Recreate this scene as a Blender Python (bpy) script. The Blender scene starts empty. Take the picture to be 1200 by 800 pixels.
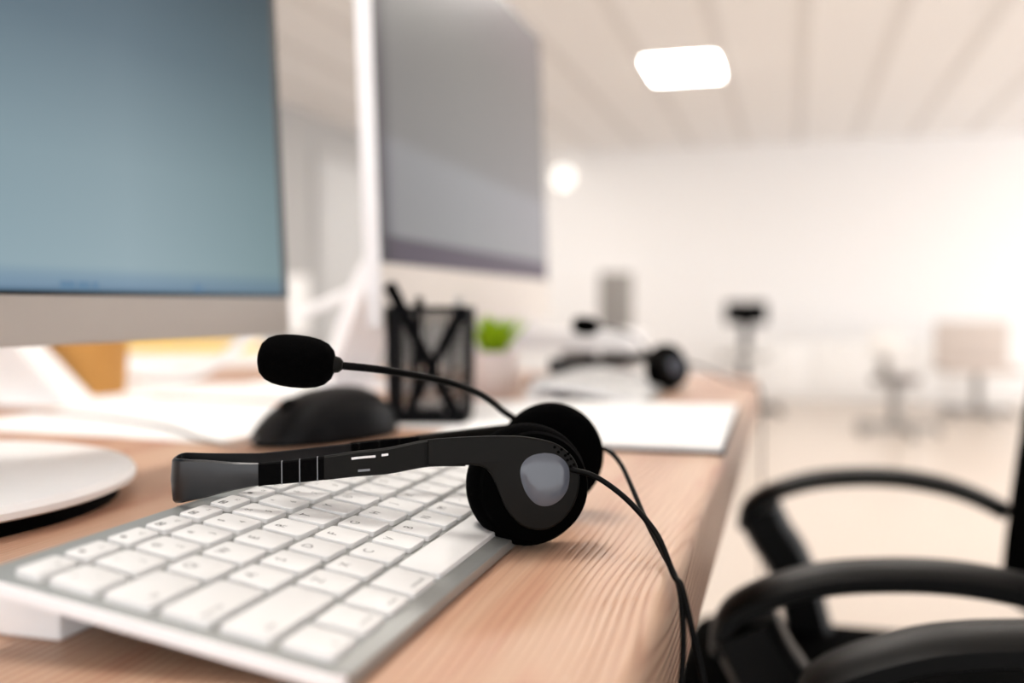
import bpy, bmesh, math, random
from mathutils import Vector, Matrix
random.seed(4)
SC = bpy.context.scene
COL = SC.collection
Z0 = 0.75                                   # desk top above the floor; all building numbers below are millimetres from the desk top

def P(x, y, z=0.0): return Vector((x*.001, y*.001, z*.001 + Z0))

# ------------------------------------------------------------------ materials
def lin(c):
    c = c/255.0
    return c/12.92 if c <= .04045 else ((c+.055)/1.055)**2.4
def rgb(t): return (lin(t[0]), lin(t[1]), lin(t[2]), 1.0)
def mat(name, col, rough=.5, metal=0.0, spec=.5, emit=None, estr=1.0, coat=0.0, bump=None, sheen=0.0):
    m = bpy.data.materials.new(name); m.use_nodes = True
    nt = m.node_tree; b = nt.nodes['Principled BSDF']
    b.inputs['Base Color'].default_value = rgb(col); b.inputs['Roughness'].default_value = rough
    b.inputs['Metallic'].default_value = metal; b.inputs['Specular IOR Level'].default_value = spec
    b.inputs['Coat Weight'].default_value = coat
    if emit:
        b.inputs['Emission Color'].default_value = rgb(emit); b.inputs['Emission Strength'].default_value = estr
    # gentle procedural variation so no surface is a flat fill
    tc = nt.nodes.new('ShaderNodeTexCoord')
    n = nt.nodes.new('ShaderNodeTexNoise'); n.inputs['Scale'].default_value = bump[0] if bump else 40.0
    nt.links.new(tc.outputs['Object'], n.inputs['Vector'])
    hs = nt.nodes.new('ShaderNodeMixRGB'); hs.blend_type = 'MULTIPLY'; hs.inputs[0].default_value = .06
    hs.inputs[1].default_value = rgb(col)
    nt.links.new(n.outputs['Fac'], hs.inputs[2]); nt.links.new(hs.outputs[0], b.inputs['Base Color'])
    if bump:
        bp = nt.nodes.new('ShaderNodeBump'); bp.inputs['Strength'].default_value = bump[1]; bp.inputs['Distance'].default_value = bump[2]
        nt.links.new(n.outputs['Fac'], bp.inputs['Height']); nt.links.new(bp.outputs[0], b.inputs['Normal'])
    return m

M = {}
M['white'] = mat('white plastic', (246, 245, 245), .4)
M['key'] = mat('keycap plastic', (231, 230, 229), .45)
M['legend'] = mat('legend ink', (92, 90, 90), .6)
M['alu'] = mat('brushed aluminium', (158, 160, 158), .42, .5)
M['alu_white_lit'] = mat('pale lit aluminium', (252, 251, 253), .4, .0)  # aluminium whitened for the light on keyboard ends and far monitor edge
M['silver'] = mat('silver chin plastic', (186, 178, 170), .45, .15)
M['chin'] = mat('warm silver chin', (226, 216, 207), .5, .1)
M['bezel'] = mat('black bezel', (22, 24, 26), .3)
M['blk'] = mat('black plastic', (2, 2, 2), .6, spec=.03)
M['blk_gloss'] = mat('glossy black band', (8, 9, 13), .28, spec=.5)
M['arm'] = mat('charcoal plastic', (17, 16, 14), .5, spec=.1)
M['shell'] = mat('matt black shell', (2, 2, 2), .9, spec=.02)
M['foam'] = mat('black foam', (2, 2, 2), .95, spec=.03, bump=(1800, .5, .0006))
M['cap'] = mat('smoky grey cap', (84, 88, 97), .12, spec=.5)
M['chrome'] = mat('bright slot metal', (205, 205, 205), .25, .9)
M['notch'] = mat('notch edge', (120, 122, 126), .3, .3)
M['cable'] = mat('cable rubber', (3, 3, 3), .5, spec=.08)
M['mouse'] = mat('mouse black', (5, 6, 9), .4, spec=.16)
M['paper'] = mat('white paper', (252, 252, 252), .8)
M['edge_shade'] = mat('notepad edge shade', (48, 46, 50), .7)
M['mesh'] = mat('black wire mesh', (5, 5, 9), .5, spec=.1)
M['leaf'] = mat('bright green leaf', (196, 228, 24), .6)
M['pot'] = mat('pale pot glaze', (240, 226, 220), .5)
M['kraft'] = mat('kraft brown card', (206, 150, 78), .8)
M['yellow'] = mat('yellow pad', (255, 214, 110), .8)
M['chair'] = mat('chair black plastic', (4, 4, 4), .45, spec=.15)
M['chairfab'] = mat('chair black fabric', (2, 2, 2), .95, spec=.02, bump=(900, .4, .001))
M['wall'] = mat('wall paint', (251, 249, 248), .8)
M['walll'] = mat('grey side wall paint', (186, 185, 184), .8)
M['wallpanel'] = mat('frosted panel', (200, 200, 200), .5)
M['ceil'] = mat('ceiling panel', (246, 243, 241), .85)
M['grid'] = mat('ceiling joint strip', (230, 226, 223), .85)
M['grey'] = mat('grey plastic', (150, 146, 142), .6)
M['greyl'] = mat('light grey plastic', (188, 185, 182), .6)
M['beige'] = mat('beige upholstery', (206, 194, 186), .9)
M['brown'] = mat('brown grey fabric', (96, 84, 80), .8)
M['whitef'] = mat('white laminate', (248, 246, 244), .45)
M['lamp'] = mat('lamp diffuser', (255, 252, 244), .5, emit=(255, 250, 243), estr=24.0)
M['walllamp'] = mat('wall lamp glass', (255, 252, 246), .5, emit=(255, 250, 242), estr=1.05)

def nodes(m): return m.node_tree.nodes, m.node_tree.links
def screen_mat(name, stops_v, stops_u, strength=1.0, axis='z'):
    """wallpaper shown by the display: a colour ramp up the picture times a ramp across it (object space: u across, v up, both 0-1 in UV)"""
    m = bpy.data.materials.new(name); m.use_nodes = True
    N, L = nodes(m); b = N['Principled BSDF']
    b.inputs['Base Color'].default_value = (.012, .012, .013, 1); b.inputs['Roughness'].default_value = .3
    b.inputs['Specular IOR Level'].default_value = .08
    uv = N.new('ShaderNodeUVMap'); sp = N.new('ShaderNodeSeparateXYZ'); L.new(uv.outputs[0], sp.inputs[0])
    r1 = N.new('ShaderNodeValToRGB'); r2 = N.new('ShaderNodeValToRGB')
    for r, st in ((r1, stops_v), (r2, stops_u)):
        e = r.color_ramp.elements
        while len(e) < len(st): e.new(.5)
        for i, (p, c) in enumerate(st): e[i].position = p; e[i].color = rgb(c)
    L.new(sp.outputs[1], r1.inputs[0]); L.new(sp.outputs[0], r2.inputs[0])
    mx = N.new('ShaderNodeMixRGB'); mx.blend_type = 'MULTIPLY'; mx.inputs[0].default_value = 1
    L.new(r1.outputs[0], mx.inputs[1]); L.new(r2.outputs[0], mx.inputs[2]); L.new(mx.outputs[0], b.inputs['Emission Color'])
    b.inputs['Emission Strength'].default_value = strength
    return m
M['scr1'] = screen_mat('blue grey wallpaper', [(0, (80, 112, 136)), (.01, (136, 165, 190)), (.028, (146, 174, 194)), (.05, (168, 192, 202)), (.25, (154, 177, 187)), (.5, (112, 133, 146)), (.72, (80, 99, 112)), (1, (58, 76, 90))],
                       [(0, (214, 218, 222)), (.5, (240, 242, 243)), (.72, (250, 248, 246)), (1, (196, 206, 202))], .8)
M['scr2'] = screen_mat('grey wallpaper', [(0, (92, 80, 98)), (.062, (86, 74, 92)), (.075, (164, 164, 166)), (.3, (166, 166, 169)), (.345, (150, 148, 147)), (.7, (142, 139, 136)), (1, (140, 132, 132))],
                       [(0, (120, 112, 130)), (.05, (215, 215, 215)), (.4, (236, 236, 236)), (1, (255, 250, 252))], .85)
M['icon'] = mat('screen icon', (60, 90, 110), .5, emit=(70, 100, 128), estr=.9)

def wood_mat():
    m = bpy.data.materials.new('lacquered pine'); m.use_nodes = True
    N, L = nodes(m); b = N['Principled BSDF']
    def math_(op, a, bb=None, c=None):
        n = N.new('ShaderNodeMath'); n.operation = op
        for i, v in enumerate((a, bb, c)):
            if v is None: continue
            if hasattr(v, 'is_linked'): L.new(v, n.inputs[i])
            else: n.inputs[i].default_value = v
        return n.outputs[0]
    tc = N.new('ShaderNodeTexCoord'); sp = N.new('ShaderNodeSeparateXYZ'); L.new(tc.outputs['Object'], sp.inputs[0])
    X, Y, Zc = sp.outputs
    def noise(sx, sy, sz, detail=2.0, rough=.5):
        mp = N.new('ShaderNodeMapping'); mp.inputs['Scale'].default_value = (sx, sy, sz); L.new(tc.outputs['Object'], mp.inputs[0])
        n = N.new('ShaderNodeTexNoise'); n.inputs['Scale'].default_value = 1; n.inputs['Detail'].default_value = detail; n.inputs['Roughness'].default_value = rough
        L.new(mp.outputs[0], n.inputs['Vector']); return n.outputs['Fac']
    # growth rings running along the board, pushed aside by a knot at the edge
    warp = noise(9, 2.2, 9, 2)
    kx, ky = .078, .112
    dx = math_('SUBTRACT', X, kx); dy = math_('SUBTRACT', Y, ky)
    d2 = math_('ADD', math_('MULTIPLY', math_('MULTIPLY', dx, dx), 900), math_('MULTIPLY', math_('MULTIPLY', dy, dy), 420))
    knot = math_('POWER', 2.718, math_('MULTIPLY', d2, -1))
    xr = math_('ADD', math_('ADD', X, math_('MULTIPLY', warp, .055)), math_('MULTIPLY', knot, .03))
    xr = math_('ADD', xr, math_('MULTIPLY', Zc, .55))
    ring = math_('SINE', math_('MULTIPLY', xr, 1750))
    ring = math_('MULTIPLY_ADD', ring, .5, .5)
    ring = math_('POWER', ring, 3.0)
    amp = noise(14, 2.0, 14, 1)
    ra = N.new('ShaderNodeValToRGB'); ra.color_ramp.elements[0].position = .42; ra.color_ramp.elements[1].position = .62; L.new(amp, ra.inputs[0])
    ringa = math_('MULTIPLY', ring, math_('MULTIPLY_ADD', ra.outputs[0], .8, .2))
    # broad board tone: tan to pink
    tone = noise(16, 1.1, 6, 3, .65)
    rt = N.new('ShaderNodeValToRGB'); e = rt.color_ramp.elements
    e[0].position = .28; e[0].color = rgb((222, 197, 170)); e[1].position = .74; e[1].color = rgb((202, 150, 122))
    x2 = e.new(.5); x2.color = rgb((214, 181, 154))
    L.new(tone, rt.inputs[0])
    fine = noise(420, 9, 420, 3, .6)
    mx = N.new('ShaderNodeMixRGB'); mx.blend_type = 'MULTIPLY'; L.new(math_('MULTIPLY', ringa, .85), mx.inputs[0]); L.new(rt.outputs[0], mx.inputs[1]); mx.inputs[2].default_value = rgb((182, 122, 96))
    mf = N.new('ShaderNodeMixRGB'); mf.blend_type = 'MULTIPLY'; L.new(math_('MULTIPLY', fine, .55), mf.inputs[0]); L.new(mx.outputs[0], mf.inputs[1]); mf.inputs[2].default_value = rgb((190, 130, 100))
    # red stain streaks beside the keyboard
    st = noise(60, 7, 60, 2); rs = N.new('ShaderNodeValToRGB'); rs.color_ramp.elements[0].position = .6; rs.color_ramp.elements[1].position = .74; L.new(st, rs.inputs[0])
    ms = N.new('ShaderNodeMixRGB'); ms.blend_type = 'MULTIPLY'; L.new(math_('MULTIPLY', rs.outputs[0], .35), ms.inputs[0]); L.new(mf.outputs[0], ms.inputs[1]); ms.inputs[2].default_value = rgb((214, 96, 84))
    # dark heart of the knot
    kn = math_('GREATER_THAN', knot, .93)
    mk = N.new('ShaderNodeMixRGB'); mk.blend_type = 'MULTIPLY'; L.new(math_('MULTIPLY', kn, .35), mk.inputs[0]); L.new(ms.outputs[0], mk.inputs[1]); mk.inputs[2].default_value = rgb((190, 130, 96))
    L.new(mk.outputs[0], b.inputs['Base Color'])
    b.inputs['Roughness'].default_value = .42; b.inputs['Specular IOR Level'].default_value = .4
    bp = N.new('ShaderNodeBump'); bp.inputs['Strength'].default_value = .8; bp.inputs['Distance'].default_value = .0009
    L.new(math_('SUBTRACT', 1, math_('ADD', ringa, math_('MULTIPLY', fine, .4))), bp.inputs['Height']); L.new(bp.outputs[0], b.inputs['Normal'])
    return m
M['wood'] = wood_mat()

def floor_mat():
    m = mat('polished beige floor', (206, 193, 181), .3, spec=.4)
    return m
M['floor'] = floor_mat()

# ------------------------------------------------------------------ mesh helpers (all take millimetres)
def root_of(o):
    while o.parent is not None: o = o.parent
    return o
def obj(name, bm, mats, parent=None, smooth=40, at=None):
    """link bm (built in scene metres) as one object; its vertices become relative to its thing's base point"""
    off = root_of(parent).location.copy() if parent is not None else (at.copy() if at is not None else Vector((0, 0, 0)))
    bmesh.ops.translate(bm, verts=bm.verts, vec=-off)
    bmesh.ops.recalc_face_normals(bm, faces=bm.faces)
    me = bpy.data.meshes.new(name); bm.to_mesh(me); bm.free()
    for m in (mats if isinstance(mats, (list, tuple)) else [mats]): me.materials.append(m)
    if smooth:
        for p in me.polygons: p.use_smooth = True
        me.set_sharp_from_angle(angle=math.radians(smooth))
    o = bpy.data.objects.new(name, me); COL.objects.link(o)
    if parent is not None: o.parent = parent
    else: o.location = off
    return o
def tag(o, label=None, cat=None, group=None, kind=None):
    if label: o['label'] = label
    if cat: o['category'] = cat
    if group: o['group'] = group
    if kind: o['kind'] = kind
    return o
def thing(name, loc, label, cat, group=None):
    o = bpy.data.objects.new(name, None); COL.objects.link(o); o.location = loc; o.empty_display_size = .02
    return tag(o, label, cat, group)
def copy_tree(o, parent=None):
    c = o.copy(); COL.objects.link(c)
    if parent is not None: c.parent = parent
    for ch in list(o.children): copy_tree(ch, c)
    return c

def new(): return bmesh.new()
def setmat(faces, i):
    for f in faces: f.material_index = i
def box(bm, lo, hi, bev=0.0, seg=2, mi=0, xf=None):
    """box in mm; xf optional function (Vector mm -> metre Vector)"""
    ret = bmesh.ops.create_cube(bm, size=1.0); vs = ret['verts']
    for v in vs:
        v.co = Vector([(lo[i] + hi[i])/2 + v.co[i]*(hi[i] - lo[i]) for i in range(3)])
    fs = set(f for v in vs for f in v.link_faces)
    if bev:
        es = list(set(e for v in vs for e in v.link_edges))
        r = bmesh.ops.bevel(bm, geom=es, offset=bev, segments=seg, affect='EDGES', profile=.5)
        vs = list(set(v for f in r['faces'] for v in f.verts) | set(v for v in vs if v.is_valid))
        fs = set(f for v in vs for f in v.link_faces)
    for v in vs: v.co = xf(v.co) if xf else P(*v.co)
    setmat(fs, mi); return vs
def prism(bm, pts, z0, z1, xf, bev=0.0, mi=0, seg=2):
    """polygon pts (2-D mm) extruded z0..z1, then mapped by xf(Vector)"""
    vs = [bm.verts.new((p[0], p[1], z0)) for p in pts]
    f = bm.faces.new(vs); r = bmesh.ops.extrude_face_region(bm, geom=[f])
    top = [g for g in r['geom'] if isinstance(g, bmesh.types.BMVert)]
    for v in top: v.co.z = z1
    allv = set(vs) | set(top)
    if bev:
        tf = [g for g in r['geom'] if isinstance(g, bmesh.types.BMFace)][0]
        rr = bmesh.ops.bevel(bm, geom=list(tf.edges), offset=bev, segments=seg, affect='EDGES', profile=.5)
        allv |= set(v for ff in rr['faces'] for v in ff.verts)
    allv = [v for v in allv if v.is_valid]
    fs = set(ff for v in allv for ff in v.link_faces)
    for v in allv: v.co = xf(v.co)
    setmat(fs, mi); return allv
def rrect(x0, y0, x1, y1, r, n=5):
    out = []
    for cx, cy, a in ((x1-r, y0+r, -90), (x1-r, y1-r, 0), (x0+r, y1-r, 90), (x0+r, y0+r, 180)):
        for i in range(n+1):
            t = math.radians(a + 90*i/n); out.append((cx + r*math.cos(t), cy + r*math.sin(t)))
    return out
def cr(pts, n=6):
    """Catmull-Rom through pts"""
    p = [Vector(q) for q in pts]; p = [p[0]*2 - p[1]] + p + [p[-1]*2 - p[-2]]
    out = []
    for i in range(1, len(p) - 2):
        for k in range(n):
            t = k/n; a, b, c, d = p[i-1], p[i], p[i+1], p[i+2]
            out.append(.5*((2*b) + (c - a)*t + (2*a - 5*b + 4*c - d)*t*t + (3*b - a - 3*c + d)*t**3))
    out.append(p[-2]); return out
def frames(path):
    T = [(path[min(i+1, len(path)-1)] - path[max(i-1, 0)]).normalized() for i in range(len(path))]
    up = Vector((0, 0, 1)) if abs(T[0].z) < .9 else Vector((1, 0, 0))
    n = (up - T[0]*up.dot(T[0])).normalized(); out = []
    for t in T:
        n = (n - t*n.dot(t)).normalized(); out.append((n, t.cross(n)))
    return out
def tube(bm, path, r, seg=10, mi=0, caps=True):
    """path in mm Vectors, r number or list"""
    fr = frames(path); rings = []
    for i, (p, (a, b)) in enumerate(zip(path, fr)):
        rr = r[i] if isinstance(r, (list, tuple)) else r
        rings.append([bm.verts.new(P(*(p + a*(rr*math.cos(2*math.pi*k/seg)) + b*(rr*math.sin(2*math.pi*k/seg))))) for k in range(seg)])
    fs = []
    for i in range(len(rings)-1):
        for k in range(seg):
            fs.append(bm.faces.new((rings[i][k], rings[i][(k+1) % seg], rings[i+1][(k+1) % seg], rings[i+1][k])))
    if caps: fs.append(bm.faces.new(rings[0][::-1])); fs.append(bm.faces.new(rings[-1]))
    setmat(fs, mi)
def sweep(bm, path, prof, side=None, mi=0):
    """path mm Vectors; prof(i) -> list of (across, up) mm, up stays world z"""
    rings = []
    for i, p in enumerate(path):
        t = path[min(i+1, len(path)-1)] - path[max(i-1, 0)]; t.z = 0; t.normalize()
        nrm = Vector((t.y, -t.x, 0))
        rings.append([bm.verts.new(P(*(p + nrm*a + Vector((0, 0, u))))) for a, u in prof(i)])
    n = len(rings[0]); fs = []
    for i in range(len(rings)-1):
        for k in range(n):
            fs.append(bm.faces.new((rings[i][k], rings[i][(k+1) % n], rings[i+1][(k+1) % n], rings[i+1][k])))
    fs.append(bm.faces.new(rings[0][::-1])); fs.append(bm.faces.new(rings[-1])); setmat(fs, mi)
def lathe(bm, prof, o, axis, seg=40, mi=0):
    """prof [(radius, along axis)] mm; closes at radius 0"""
    ax = Vector(axis).normalized(); a = ax.orthogonal().normalized(); b = ax.cross(a); o = Vector(o); rings = []
    for r, h in prof:
        if r < 1e-6: rings.append([bm.verts.new(P(*(o + ax*h)))])
        else: rings.append([bm.verts.new(P(*(o + ax*h + a*(r*math.cos(2*math.pi*k/seg)) + b*(r*math.sin(2*math.pi*k/seg))))) for k in range(seg)])
    fs = []
    for p, q in zip(rings, rings[1:]):
        for k in range(seg):
            k2 = (k+1) % seg
            if len(p) == 1 and len(q) == 1: break
            if len(p) == 1: fs.append(bm.faces.new((p[0], q[k2], q[k])))
            elif len(q) == 1: fs.append(bm.faces.new((p[k], p[k2], q[0])))
            else: fs.append(bm.faces.new((p[k], p[k2], q[k2], q[k])))
    setmat(fs, mi)

# ------------------------------------------------------------------ text shapes for the key legends (built-in font)
_glyph = {}
def glyph(s, size):
    k = (s, size)
    if k not in _glyph:
        cu = bpy.data.curves.new('txt', 'FONT'); cu.body = s; cu.size = size; cu.align_x = 'CENTER'; cu.align_y = 'CENTER'; cu.resolution_u = 2
        o = bpy.data.objects.new('txt', cu); COL.objects.link(o)
        bpy.context.view_layer.update()
        me = o.evaluated_get(bpy.context.evaluated_depsgraph_get()).to_mesh()
        _glyph[k] = ([tuple(v.co) for v in me.vertices], [tuple(p.vertices) for p in me.polygons])
        o.to_mesh_clear(); bpy.data.objects.remove(o); bpy.data.curves.remove(cu)
    return _glyph[k]

# ------------------------------------------------------------------ the room
def struct(name, bm, m, smooth=0, kind='structure'):
    o = obj(name, bm, m, smooth=smooth); o['kind'] = kind; return o
CEIL, FLOOR = 1690, -750
LX, FY = -3700, 9500
bm = new(); box(bm, (LX-100, -4000, FLOOR-100), (5200, FY+100, FLOOR)); struct('floor', bm, M['floor'])
bm = new(); box(bm, (LX-100, -4000, CEIL), (5200, FY+100, CEIL+100)); struct('ceiling', bm, M['ceil'])
bm = new(); box(bm, (LX-100, FY, FLOOR), (5200, FY+100, CEIL)); struct('wall_back', bm, M['wall'])
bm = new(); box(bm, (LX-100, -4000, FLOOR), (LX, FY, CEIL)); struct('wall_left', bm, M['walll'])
for k in range(-5, 11):
    bm = new(); x = -815 + 502*k; box(bm, (x-32, -3990, CEIL-6), (x+32, FY-2, CEIL)); struct('trim_%d' % (k+6), bm, M['grid'])
bm = new(); box(bm, (LX+2, FY-30, FLOOR), (5198, FY, 520), 6); struct('trim_20', bm, M['wall'])
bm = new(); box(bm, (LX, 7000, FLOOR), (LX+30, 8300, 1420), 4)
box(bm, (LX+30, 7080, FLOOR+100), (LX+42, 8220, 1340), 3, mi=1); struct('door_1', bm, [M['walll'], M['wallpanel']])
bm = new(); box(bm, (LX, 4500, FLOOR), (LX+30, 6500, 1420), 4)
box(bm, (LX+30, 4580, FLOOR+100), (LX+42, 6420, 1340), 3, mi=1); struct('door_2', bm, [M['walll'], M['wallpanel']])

# ceiling lamps: one in view, the others added unseen to brighten the room
def ceiling_lamp(x, y, label):
    t = thing('ceiling_light', P(x, y, CEIL), label, 'ceiling light', 'recessed ceiling lights')
    bm = new(); box(bm, (x-240, y-310, CEIL-10), (x+240, y+310, CEIL-1), 3); obj('frame', bm, M['whitef'], t)
    bm = new(); box(bm, (x-226, y-296, CEIL-16), (x+226, y+296, CEIL-10.5), 3); obj('diffuser', bm, M['lamp'], t)
    return t
ceiling_lamp(-575, 6290, 'glowing rectangular ceiling light panel above the far end of the office')
ceiling_lamp(-575, 300, 'added unseen fill panel over the desk with the headset on the keyboard')  # added out of view to light the desk top
for lx, ly, lab in ((500, 3900, 'added unseen fill panel above the end of the long pine desk'), (-575, 3300, 'added unseen fill panel between the desk row and the far lamp'), (2900, 6300, 'added unseen fill panel along the right of the far floor'), (3900, 7600, 'added unseen fill panel in the far right corner'), (-2300, 7900, 'added fill panel in the far left corner hidden behind the monitors'), (1900, 3900, 'added unseen fill panel above the open floor right of the desk')):  # panels added out of sight to brighten the far room
    ceiling_lamp(lx, ly, lab)
bm = new(); lathe(bm, [(0, 0), (90, -4), (106, -26), (92, -54), (50, -70), (0, -74)], (-2139, FY, 1425), (0, 1, 0), 32)
tag(obj('wall_lamp', bm, M['walllamp'], at=P(-2139, FY, 1425)), 'round white glowing wall lamp high on the back wall', 'lamp')
# pendant shade
def pendant():
    o = Vector((1560, 5330, 790)); t = thing('pendant_lamp', P(*o), 'pale grey dome pendant lamp hanging at the upper right', 'lamp')
    bm = new(); lathe(bm, [(30, 120), (95, 108), (165, 70), (205, 10), (214, -40), (206, -40), (196, 8), (158, 62), (90, 98), (0, 108)], o, (0, 0, 1), 40); obj('lamp_shade', bm, M['greyl'], t)
    bm = new(); tube(bm, [o + Vector((0, 0, 112)), Vector((o.x, o.y, CEIL))], 5); obj('cord', bm, M['greyl'], t)
    bm = new(); lathe(bm, [(0, 40), (30, 36), (44, 4), (34, -30), (0, -40)], o + Vector((0, 0, 30)), (0, 0, 1), 24); obj('bulb', bm, M['white'], t)
pendant()

# ------------------------------------------------------------------ desk
def desk():
    t = thing('desk', P(-340, 480, FLOOR), 'long pine desk with pinkish grain carrying the monitors and headsets', 'desk')
    bm = new()
    pts = rrect(-800, -700, 74, 1215, 75, 8)
    prism(bm, pts, -46, 0, lambda v: P(*v), bev=8, seg=5); obj('desktop', bm, M['wood'], t)
    for x in (-740, -170):
        for y in (-640, 1120):
            bm = new(); box(bm, (x-30, y-30, FLOOR), (x+30, y+30, -46), 4); obj('leg', bm, M['whitef'], t)
    bm = new(); box(bm, (-710, -20+1120, -120), (-140, 20+1120, -50), 3); obj('rail', bm, M['whitef'], t)
desk()
def desk2():
    t = thing('desk', P(-1250, 480, FLOOR), 'pale desk on the opposite side behind the monitors', 'desk')
    bm = new(); prism(bm, rrect(-1690, -700, -806, 1800, 30, 4), -40, -1, lambda v: P(*v), bev=3); obj('desktop', bm, M['whitef'], t)
    for x in (-1640, -860):
        for y in (-640, 1740):
            bm = new(); box(bm, (x-30, y-30, FLOOR), (x+30, y+30, -40), 4); obj('leg', bm, M['whitef'], t)
desk2()

# ------------------------------------------------------------------ keyboard
TILT = math.radians(8.58); ct, st_ = math.cos(TILT), math.sin(TILT)
U, VP, FNH, G = 19.0, 19.0, 11.4, 1.6
def K(v):      # keyboard frame: x = along the rows, y = towards the function row, z = off the key-top plane
    u, w, h = v
    return P(-w*ct + h*st_, u, 8.0 + w*st_ + h*ct)
def keyboard():
    t = thing('keyboard', P(-55, 135, 0), 'slim aluminium keyboard with white keys under the nearer headset', 'keyboard', 'keyboards on the pine desk')
    W = 14.5*U; back = 5*VP + FNH
    bm = new(); prism(bm, rrect(-4, -5.5, W+4, back+9, 5, 5), -6.6, -2.2, K, bev=.7); bm.normal_update()
    for f in bm.faces:
        c = f.calc_center_median()
        if abs(f.normal.y) > .6: f.material_index = 1  # end faces take the whitened metal, standing for light falling on them
    obj('case', bm, [M['alu'], M['alu_white_lit']], t)
    bm = new(); box(bm, (-124, 9, .2), (-95, W-6, 14.2), 1.2, 2); obj('battery_foot', bm, M['white'], t)
    rows = []
    rows.append((5, [(None, 14.5/14)]*0 + [(s, 14.5/14) for s in ('esc', 'F1', 'F2', 'F3', 'F4', 'F5', 'F6', 'F7', 'F8', 'F9', 'F10', 'F11', 'F12', '')]))
    rows.append((4, [(s, 1) for s in ('~ `', '! 1', '@ 2', '# 3', '$ 4', '% 5', '^ 6', '& 7', '* 8', '( 9', ') 0', '_ -', '+ =')] + [('delete', 1.5)]))
    rows.append((3, [('tab', 1.5)] + [(s, 1) for s in 'QWERTYUIOP[]\\']))
    rows.append((2, [('caps lock', 1.75)] + [(s, 1) for s in "ASDFGHJKL;'"] + [('return', 1.75)]))
    rows.append((1, [('shift', 2.25)] + [(s, 1) for s in 'ZXCVBNM,./'] + [('shift', 2.25)]))
    rows.append((0, [('fn', 1), ('control', 1), ('option', 1), ('command', 1.25), (' ', 5), ('command', 1.25), ('option', 1), ('<', 1), ('^', 1), ('>', 1)]))
    def put(bm, s, size, cu, cv):
        if not s.strip(): return
        vs, fs = glyph(s, size); vv = [bm.verts.new(K(Vector((cu + p[0], cv + p[1], .03)))) for p in vs]
        for f in fs:
            try: bm.faces.new([vv[i] for i in f]).material_index = 1
            except ValueError: pass
    for r, keys in rows:
        u = 0.0
        for i, (s, w) in enumerate(keys):
            v0, v1 = (r*VP + G, (r+1)*VP - G) if r < 5 else (5*VP + G - .2, back - G + .6)
            u0, u1 = u*U + G, (u+w)*U - G; u += w
            bm = new()
            prism(bm, rrect(u0, v0, u1, v1, 1.5, 3), -2.5, 0, K, bev=.42)
            h = v1 - v0; L = u1 - u0
            if r == 5:
                put(bm, s, 2.3, u0 + L*.68, v0 + h*.35)
                if 0 < i < 13:    # little control icon beside the number
                    a, b_ = u0 + L*.26, v0 + h*.6
                    if i in (3, 4, 5, 7, 8, 9):
                        for x0, y0, x1, y1 in ((-2, -1.3, 2, -.8), (-2, .8, 2, 1.3), (-2, -.8, -1.5, .8), (1.5, -.8, 2, .8), (-.8, -.5, .8, .5)):
                            vv = [bm.verts.new(K(Vector((a+p, b_+q, .03)))) for p, q in ((x0, y0), (x1, y0), (x1, y1), (x0, y1))]
                            bm.faces.new(vv).material_index = 1
                    else:
                        vv = [bm.verts.new(K(Vector((a+1.2*math.cos(k*.785), b_+1.2*math.sin(k*.785), .03)))) for k in range(8)]
                        bm.faces.new(vv).material_index = 1
            elif r == 4 and ' ' in s:
                a, b_ = s.split(); put(bm, a, 4.0, u0 + L*.36, v0 + h*.72); put(bm, b_, 4.0, u0 + L*.6, v0 + h*.3)
            elif len(s) == 1: put(bm, s, 5.6, u0 + L*.37, v0 + h*.68)
            elif r == 0: put(bm, s, 2.7, u0 + L*.5, v0 + h*.2)
            else: put(bm, s, 2.9, u0 + (7 if u0 < 100 else L-7), v0 + h*.24)
            obj('key', bm, [M['key'], M['legend']], t, smooth=35)
    return t
kb = keyboard()

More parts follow.
